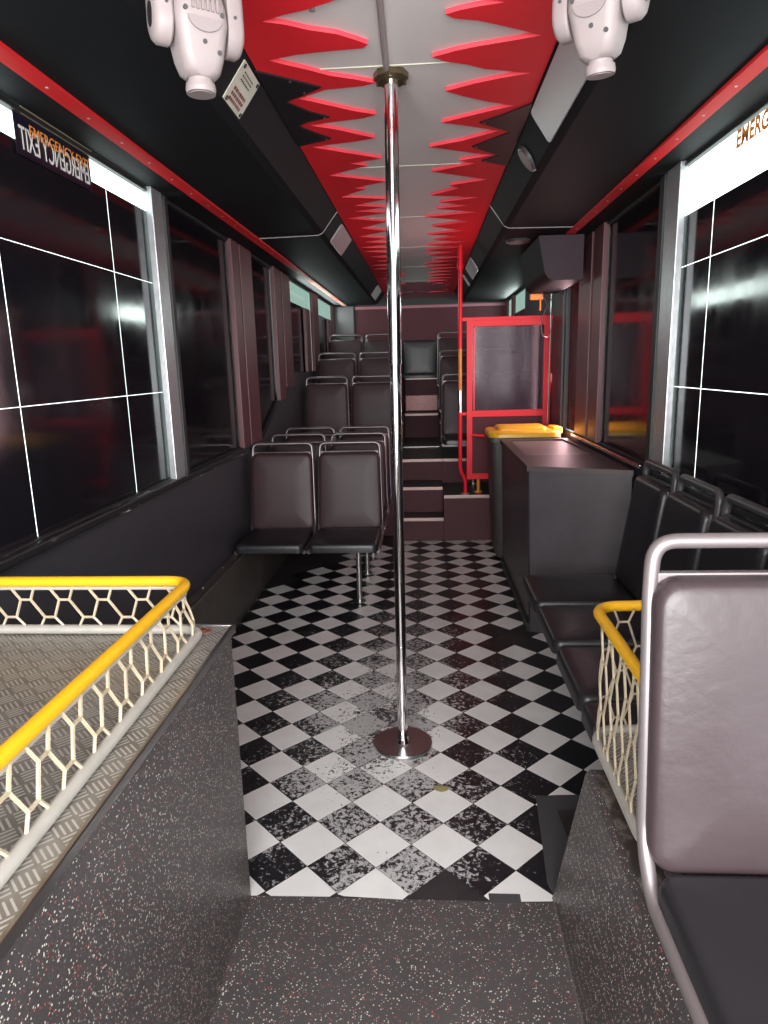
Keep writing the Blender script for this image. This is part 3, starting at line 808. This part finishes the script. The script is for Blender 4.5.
# ------------------------------------------------------------------ dancing pole
def pole():
    bx, by, tx, ty = -.106, 2.486, -.100, 2.486
    t = empty('dance_pole', (bx, by, .005)); tag(t, 'chrome pole with round base plate standing in the middle of the aisle', 'pole')
    h = ZC-.005
    def sh(b): tube(b, [(0, 0, .008), (0, 0, h*.62), ], .0205, 20)
    sub('lower_tube', t, M['chrome'], sh, True)
    sub('upper_tube', t, M['chrome'], lambda b: tube(b, [(0, 0, h*.62), (tx-bx, 0, h-.012)], .0235, 20), True)
    def bp(b):
        cyl(b, (0, 0, 0), (0, 0, .009), .118, 48); cyl(b, (0, 0, .009), (0, 0, .013), .113, 48)
    sub('base_plate', t, M['steel'], bp, True)
    sub('base_collar', t, M['chrome'], lambda b: cyl(b, (0, 0, .013), (0, 0, .030), .030, 24, .024), True)
    parts('joint_ring', t, M['chrome'], [lambda b: cyl(b, (0, 0, 1.50), (0, 0, 1.512), .0245, 20), lambda b: cyl(b, (0, 0, .42), (0, 0, .425), .0212, 20)], True)
    def fl(b):
        x = tx-bx
        cyl(b, (x, 0, h-.020), (x, 0, h-.0005), .058, 8); cyl(b, (x, 0, h-.032), (x, 0, h-.018), .042, 24, .055)
        for i in range(3):
            a = 2*PI*i/3+.5; cyl(b, (x+.05*math.cos(a), .05*math.sin(a), h-.028), (x+.05*math.cos(a), .05*math.sin(a), h-.018), .007, 8)
    sub('ceiling_flange', t, M['brass'], fl, label='tarnished brass flange')
pole()

# ------------------------------------------------------------------ moving head lights
def moving_head(loc, rot, label, tilt=0.0, reach=.26):
    t = empty('moving_head_light', loc, rot); tag(t, label, 'stage light', 'moving head stage lights on the ceiling')
    t.scale = (.82, .82, .82)
    sub('base', t, M['pink'], lambda b: box(b, -.115, .115, -.07, .07, .13, .20, .015), True)
    sub('bracket', t, M['shell'], lambda b: box(b, -.03, .03, -.03, .03, .20, reach, .004))
    def loft(b, secs):
        rings = []
        for z, w, d, r in secs: rings.append([b.verts.new((u, v, z)) for u, v in rrect(w, d, r, 5)])
        n = len(rings[0])
        for A, B in zip(rings, rings[1:]):
            for k in range(n): b.faces.new((A[k], A[(k+1) % n], B[(k+1) % n], B[k]))
        b.faces.new(rings[0]); b.faces.new(rings[-1][::-1])
    hd = sub('head', t, M['pink'], lambda b: loft(b, [(.085, .08, .07, .02), (.080, .11, .10, .03), (.03, .132, .125, .035), (-.005, .134, .128, .03), (-.012, .130, .122, .028), (-.080, .108, .104, .026), (-.108, .094, .090, .030), (-.120, .070, .068, .030)]), True)
    hd.rotation_euler = (tilt, 0, 0)
    def lens(b):
        cyl(b, (0, 0, -.118), (0, 0, -.130), .0305, 32); cyl(b, (0, 0, -.130), (0, 0, -.142), .036, 32, .038); cyl(b, (0, 0, -.142), (0, 0, -.152), .038, 32, .036)
    sub('lens_ring', hd, M['pink'], lens, True)
    sub('lens', hd, M['pinkd'], lambda b: cyl(b, (0, 0, -.1525), (0, 0, -.154), .029, 28), True)
    parts('vent_slot', hd, M['pinkd'], [lambda b, i=i: box(b, -.030+i*.012, -.024+i*.012, -.068, -.060, .012, .048) for i in range(6)])
    def rec(b):
        P = [(-.042, -.004), (.042, -.004)] + [(.042*math.cos(a), -.004-.030*math.sin(a)) for a in [PI*i/10 for i in range(1, 10)]]
        extrude_poly(b, P, lambda u, v, d: Vector((u, -.0655-d-(v+.004)*.12, v)), .003)
    sub('recess', hd, M['pinkd'], rec)
    parts('screw', hd, M['shell'], [lambda b, x=x, z=z, yy=-.0615+max(0, -z)*.14: cyl(b, (x, yy-.004, z), (x, yy+.006, z), .0055, 12) for x, z in ((-.045, .01), (.045, .01), (0.0, -.052), (.036, -.070))])
    for s in (-1, 1):
        def arm(b, s=s):
            P = [(-.040, .14), (.040, .14), (.048, .0)] + [(.048*math.cos(a), -.002+.056*math.sin(a)) for a in [-PI*i/14 for i in range(1, 14)]] + [(-.048, .0)]
            x = s*.068
            rings = []
            for ins, d in ((.004, 0), (0, .005), (0, .030), (.005, .040), (.013, .045)):
                k = 1-ins/.04
                rings.append([b.verts.new((x+s*d, u*k, v*k if v < .1 else v)) for u, v in P])
            n = len(P)
            for A, B in zip(rings, rings[1:]):
                for q in range(n): b.faces.new((A[q], A[(q+1) % n], B[(q+1) % n], B[q]))
            b.faces.new(rings[0]); b.faces.new(rings[-1][::-1])
        ar = sub('yoke_arm', t, M['pink'], arm, True)
        def gr(b, s=s):
            pr = [(.018*math.cos(a), .005+.028*math.sin(a)) for a in [2*PI*i/24 for i in range(24)]]
            extrude_poly(b, pr, lambda u, v, d: Vector((s*.113+s*d, u, v)), .0015)
        sub('bearing_cap', ar, M['blackboard'], gr)
        sub('screw', ar, M['shell'], lambda b, s=s: cyl(b, (s*.085, -.044, .02), (s*.085, -.050, .02), .004, 10))
    return t
moving_head((-.458, 1.545, 2.187), .62, 'off-white moving head light hanging on the left, snout pointing down', 0.0, .288)
moving_head((.366, 1.60, 2.207), -.62, 'off-white moving head light hanging on the right over the pale lamp cover', .12, .264)

# ------------------------------------------------------------------ rear steps and platforms
def block(name, x0, x1, y0, y1, z1, label, cat, top='green', face='maroon', nose=True):
    t = empty(name, ((x0+x1)/2, y0, 0)); tag(t, label, cat)
    cx = (x0+x1)/2
    sub('riser', t, M[face], lambda b: box(b, x0-cx, x1-cx, 0, y1-y0, 0.0, z1-.012))
    sub('tread', t, M[top], lambda b: box(b, x0-cx, x1-cx, 0, y1-y0, z1-.012, z1))
    if nose: sub('nosing', t, M['nosing'], lambda b: box(b, x0-cx, x1-cx, -.012, .012, z1-.026, z1+.002, .003))
    return t
block('rear_step', -.25, .147, 5.742, 6.0, .205, 'lowest maroon step at the rear end of the checker floor', 'step')
block('rear_step', -.25, .147, 6.0, 6.38, .43, 'second maroon step at the rear with pale nosing', 'step')
block('raised_platform', .15, XR-.002, 5.742, 6.38, .402, 'low maroon platform carrying the red screen', 'platform')
block('raised_platform', -1.198, -.252, 5.95, 6.95, .40, 'dark platform under the fourth row of left seats', 'platform', face='maroon')
block('rear_step', -.25, .158, 6.382, 8.348, .63, 'long dark green upper landing between the rear seats', 'step')
block('raised_platform', .16, XR-.002, 6.382, 7.748, .63, 'middle dark platform behind the red screen on the rear right', 'platform')
block('raised_platform', -1.198, -.252, 6.95, 7.75, .64, 'dark platform under the fifth row of left seats', 'platform')
block('raised_platform', -1.198, -.252, 7.75, 9.28, .87, 'highest dark platform on the rear left', 'platform')
block('raised_platform', .16, XR-.002, 7.75, 9.28, .87, 'highest dark platform on the rear right', 'platform')
block('rear_step', -.25, .158, 8.35, 9.28, .92, 'top maroon step before the rear bench', 'step')
# sub step line on the landing and the metal corner plates
def bits():
    t = empty('landing_strip', (-.05, 7.35, .631)); tag(t, 'thin metal joint strip across the dark upper landing', 'strip')
    sub('strip', t, M['steel'], lambda b: box(b, -.198, .198, -.01, .01, 0, .004))
bits()
# rear bench
def bench():
    t = empty('rear_bench', (-.06, 9.0, .924)); tag(t, 'dark full-width rear bench with upright padded back against the maroon rear wall', 'bench')
    sub('bench_base', t, M['maroon'], lambda b: box(b, -.187, .215, -.28, .26, .0, .395))
    sub('kick_panel', t, M['kick'], lambda b: box(b, -.187, .215, -.325, -.285, .01, .20, .004), label='pinkish patterned metal kick panel')
    sub('front_edge', t, M['nosing'], lambda b: box(b, -.187, .215, -.30, -.28, .395, .41, .003))
    for i in range(5):
        x = -1.12+.225 + i*.445
        def fb(u, v, d, x=x): return Vector((x+u, .24-d-.04*(0-v), .62+v+.04))
        sub('backrest', t, M['vinyl'], lambda b, fb=fb: slab(b, .435, .46, .06, .03, fb), True)
        def fc(u, v, d, x=x): return Vector((x+u, -.04+v, .41+d))
        sub('seat_cushion', t, M['vinyl'], lambda b, fc=fc: slab(b, .435, .50, .06, .03, fc), True)
bench()

# ------------------------------------------------------------------ red screen and red pole
def screen():
    y = 5.86; O = Vector((.35, y, .405)); t = empty('red_screen', O)
    tag(t, 'red framed partition screen with smoky plastic pane on the rear right platform', 'screen')
    x0, x1, zb, zm, zt = .35, 1.045, .52, 1.075, 1.872
    def B(b, a0, a1, c0, c1, d=.02): box(b, a0-O.x, a1-O.x, -d, d, c0-O.z, c1-O.z, .003)
    def fr(b):
        B(b, x0, x0+.048, zb, zt-.001, .019); B(b, x1-.06, x1, zb, zt-.001, .019)
        B(b, x0-.045, x1+.02, zt-.03, zt); B(b, x0+.04, x1-.05, zt-.075, zt-.025, .018)
        B(b, x0+.04, x1-.05, zm-.02, zm+.035, .018); B(b, x0-.045, x0+.004, zm-.005, zm+.02, .012)
        B(b, x0+.04, x1-.05, zb+.001, zb+.05, .018)
    sub('frame', t, M['redsteel'], fr)
    sub('post_groove', t, M['rededge'], lambda b: box(b, x0+.056-O.x, x0+.066-O.x, -.021, -.0, zm+.04-O.z, zt-.08-O.z))
    sub('pane', t, M['plexi'], lambda b: box(b, x0+.048-O.x, x1-.06-O.x, -.003, .003, zm+.035-O.z, zt-.075-O.z), label='smoky scratched plastic pane')
    sub('lower_panel', t, M['maroonp'], lambda b: box(b, x0+.048-O.x, x1-.06-O.x, -.004, .004, zb+.05-O.z, zm-.02-O.z))
    sub('slanted_bar', t, M['redsteel'], lambda b: tube(b, [(x0+.05-O.x, -.03, .905-O.z), (x1-.3-O.x, -.03, .865-O.z)], .012, 10), True)
    parts('foot', t, M['orange'], [lambda b, x=x: (cyl(b, (x, 0, .012), (x, 0, zb-O.z), .016, 12), cyl(b, (x, 0, .0), (x, 0, .012), .035, 14)) for x in (.10, .55)], True)
    y2 = 5.80; O2 = Vector((.335, y2, .402)); p = empty('grab_pole', O2)
    tag(p, 'red floor to ceiling grab pole with a worn yellow middle beside the red screen', 'pole')
    def T(b, pts, r): tube(b, [Vector(q)-O2 for q in pts], r, 14)
    X = .292
    sub('upper_tube', p, M['redsteel'], lambda b: T(b, [(X+.004, y2, 2.436), (X, y2, 1.62)], .0165), True)
    sub('worn_section', p, M['orange'], lambda b: T(b, [(X, y2, 1.62), (X, y2, 1.28)], .0165), True, 'worn yellow-orange section')
    sub('bare_section', p, M['chrome'], lambda b: T(b, [(X, y2, 1.28), (X, y2, 1.10)], .0165), True, 'bare metal section')
    sub('lower_tube', p, M['redsteel'], lambda b: T(b, fillet([(X, y2, 1.10), (X, y2, .60), (.335, y2, .53), (.335, y2, .406)], .05), .0165), True)
    sub('coupling', p, M['redsteel'], lambda b: (cyl(b, Vector((X+.002, y2, 2.24))-O2, Vector((X+.003, y2, 2.40))-O2, .021, 14), cyl(b, Vector((X+.002, y2, 2.25))-O2, Vector((X+.002, y2, 2.29))-O2, .026, 14)), True)
    sub('floor_flange', p, M['nosing'], lambda b: cyl(b, (0, 0, 0), (0, 0, .008), .038, 18), True)
screen()

# ------------------------------------------------------------------ counter and bin
def counter():
    t = empty('counter_cabinet', (.82, 4.33, 0)); tag(t, 'waist-high dark plywood counter with recessed top on the right', 'counter')
    x0, x1, y0, y1 = .575-.82, XR-.035-.82, 3.675-4.33, 4.99-4.33
    zt = .955
    def body(b):
        A = [b.verts.new(c) for c in ((x0, y0, .004), (x1, y0-.21, .004), (x1, y1, .004), (x0, y1, .004), (x0-.022, y0, zt-.03), (x1, y0-.21, zt-.03), (x1, y1, zt-.03), (x0-.022, y1, zt-.03))]
        for f in ((0, 1, 2, 3), (4, 5, 6, 7), (0, 1, 5, 4), (1, 2, 6, 5), (2, 3, 7, 6), (3, 0, 4, 7)): b.faces.new([A[i] for i in f])
    sub('cabinet_body', t, M['counter'], body)
    def rim(b):
        X0, X1, Y0_, Y1_ = x0-.034, x1, y0-.012, y1+.01
        O_ = [(X0, Y0_), (X1, Y0_-.215), (X1, Y1_), (X0, Y1_)]; I_ = [(X0+.055, Y0_+.42), (X1-.03, Y0_+.42), (X1-.06, Y1_-.05), (X0+.07, Y1_-.05)]
        lo = [[b.verts.new((u, v, zt-.03)) for u, v in Q] for Q in (O_, I_)]; hi = [[b.verts.new((u, v, zt)) for u, v in Q] for Q in (O_, I_)]
        for k in range(4):
            q = (k+1) % 4
            b.faces.new((hi[0][k], hi[0][q], hi[1][q], hi[1][k])); b.faces.new((lo[0][k], lo[0][q], lo[1][q], lo[1][k]))
            b.faces.new((lo[0][k], lo[0][q], hi[0][q], hi[0][k])); b.faces.new((lo[1][k], lo[1][q], hi[1][q], hi[1][k]))
    sub('countertop', t, M['countertop'], rim)
    sub('recessed_panel', t, M['counterin'], lambda b: box(b, x0+.03, x1-.035, y0+.38, y1-.02, zt-.03, zt-.012), label='paler recessed panel in the top')
    sub('kick_board', t, M['darkrub'], lambda b: box(b, x0-.018, x0, y0-.01, y1, .004, .06, .002))
    sub('corner_trim', t, M['darkrub'], lambda b: tube(b, [(x0-.002, y0-.002, .05), (x0-.024, y0-.002, zt-.03)], .005, 6))
    # chrome bead behind the counter along the window
    o = struct(sub('trim_32', None, M['chrome'], lambda b: box(b, XR-.036, XR-.030, 3.36, 4.95, .975, .995, .002)))
counter()
def bin_():
    t = empty('wheelie_bin', (.73, 5.27, 0.02)); tag(t, 'dark plastic bin with a bright yellow lid behind the counter', 'bin')
    def body(b):
        rings = []
        for z, w, d in ((.005, .38, .34), (.03, .40, .36), (.90, .50, .44), (.905, .53, .46), (.94, .53, .46)):
            rings.append([b.verts.new((u, v, z)) for u, v in rrect(w, d, .05)])
        n = len(rings[0])
        for A, B in zip(rings, rings[1:]):
            for q in range(n): b.faces.new((A[q], A[(q+1) % n], B[(q+1) % n], B[q]))
        b.faces.new(rings[0]); b.faces.new(rings[-1][::-1])
    sub('bin_body', t, M['bin'], body, True)
    def fl(u, v, d): return Vector((u+.0, v, .941+d))
    sub('bin_lid', t, M['binlid'], lambda b: (slab(b, .53, .49, .042, .09, fl, .02, .004), slab(b, .36, .30, .028, .04, lambda u, v, d: Vector((u-.01, v, .983+d)), .02, .002)), True, 'yellow lid')
    sub('lid_handle', t, M['binlid'], lambda b: box(b, .22, .29, -.12, .12, .955, 1.0, .01))
bin_()
# upright board behind the counter and small things by the middle door
def door_bits():
    t = empty('door_post', (.98, 5.62, .0)); tag(t, 'dark boxed column right of the red screen by the middle door', 'column')
    sub('column_panel', t, M['wall'], lambda b: box(b, .07, .09, -.20, .20, .41 if False else .41, 2.05, .004))
    tp = empty('thin_rod', (.995, 5.60, .012)); tag(tp, 'thin upright steel rod right of the red screen', 'rod')
    sub('rod', tp, M['steel'], lambda b: tube(b, [(-.02, 0, .0), (.0, 0, 2.04)], .007, 8), True)
    sub('rod_foot', tp, M['steel'], lambda b: cyl(b, (-.02, 0, -.012), (-.02, 0, .012), .02, 12))
    c = empty('hanging_cable', (.93, 5.44, 1.99)); tag(c, 'thin grey cable hanging in a loop beside the rod', 'cable')
    P = [(-.06, 0, .05), (-.02, 0, -.02), (.02, 0, -.10), (.05, 0, -.20), (.02, 0, -.31), (-.03, 0, -.30), (-.045, 0, -.2), (-.01, 0, -.1), (.04, 0, -.02), (.05, 0, .05)]
    sub('cable', c, M['steel'], lambda b: tube(b, fillet(P, .05, 4), .0035, 6), True)
    h = empty('equipment_housing', (.90, 4.66, 2.285)); tag(h, 'black boxy housing with rounded lower corner hanging under the right duct', 'housing')
    def prof(dx=0): 
        return [(-.165+dx, 0), (.12, 0), (.12, -.275)] + [(-.05+.075*math.cos(a), -.200+.075*math.sin(a)) for a in [-PI/2-PI/2*.85*i/6 for i in range(7)]]
    sub('housing_body', h, M['duct'], lambda b: extrude_poly(b, prof(), lambda u, v, d: Vector((u, d, v)), .88))
    sub('front_plate', h, M['plate'], lambda b: extrude_poly(b, prof(), lambda u, v, d: Vector((u, -.006+d, v)), .006), label='dusty purple-grey front face')
    v = empty('valve_handle', (.86, 5.50, 1.984)); tag(v, 'small orange-red emergency handle under the hanging housing', 'handle')
    sub('handle_body', v, M['orange'], lambda b: (box(b, -.05, .05, -.02, .02, -.02, .024, .006), cyl(b, (.03, 0, -.02), (.03, 0, -.10), .008, 10)))
door_bits()

# ------------------------------------------------------------------ emergency exit signs
def signs():
    t = empty('exit_sticker', (XL-.028, 2.17, 2.158)); tag(t, 'black emergency exit sticker seen reversed through the left window', 'sign')
    sub('sticker', t, M['blackst'], lambda b: box(b, 0.0055, .0075, 0, .475, .0, .118))
    text_mesh('lettering', 'EMERGENCY EXIT', .098, M['white'], (.009, .462, .018), (0, 1, 0), (0, 0, 1), t, mirror=True, sx=.56)
    t2 = empty('exit_label', (XL-.012, 2.225, 2.235)); tag(t2, 'orange emergency exit lettering above the left front window', 'sign')
    text_mesh('lettering', 'EMERGENCY EXIT', .046, M['orangetxt'], (.006, .0, -.015), (0, 1, 0), (0, 0, 1), t2, sx=1.05, offset=0.0)
    sub('backing', t2, M['tan'], lambda b: box(b, .002, .004, -.03, .42, .038, .070))
    t3 = empty('exit_label', (XR+.022, 2.66, 2.215)); tag(t3, 'orange emergency exit lettering on the bright strip of the right front window', 'sign')
    text_mesh('lettering', 'EMERGENCY EXIT', .080, M['orangetxt'], (-.003, .0, -.005), (0, -1, 0), (0, 0, 1), t3, sx=.95, offset=.0026)
signs()
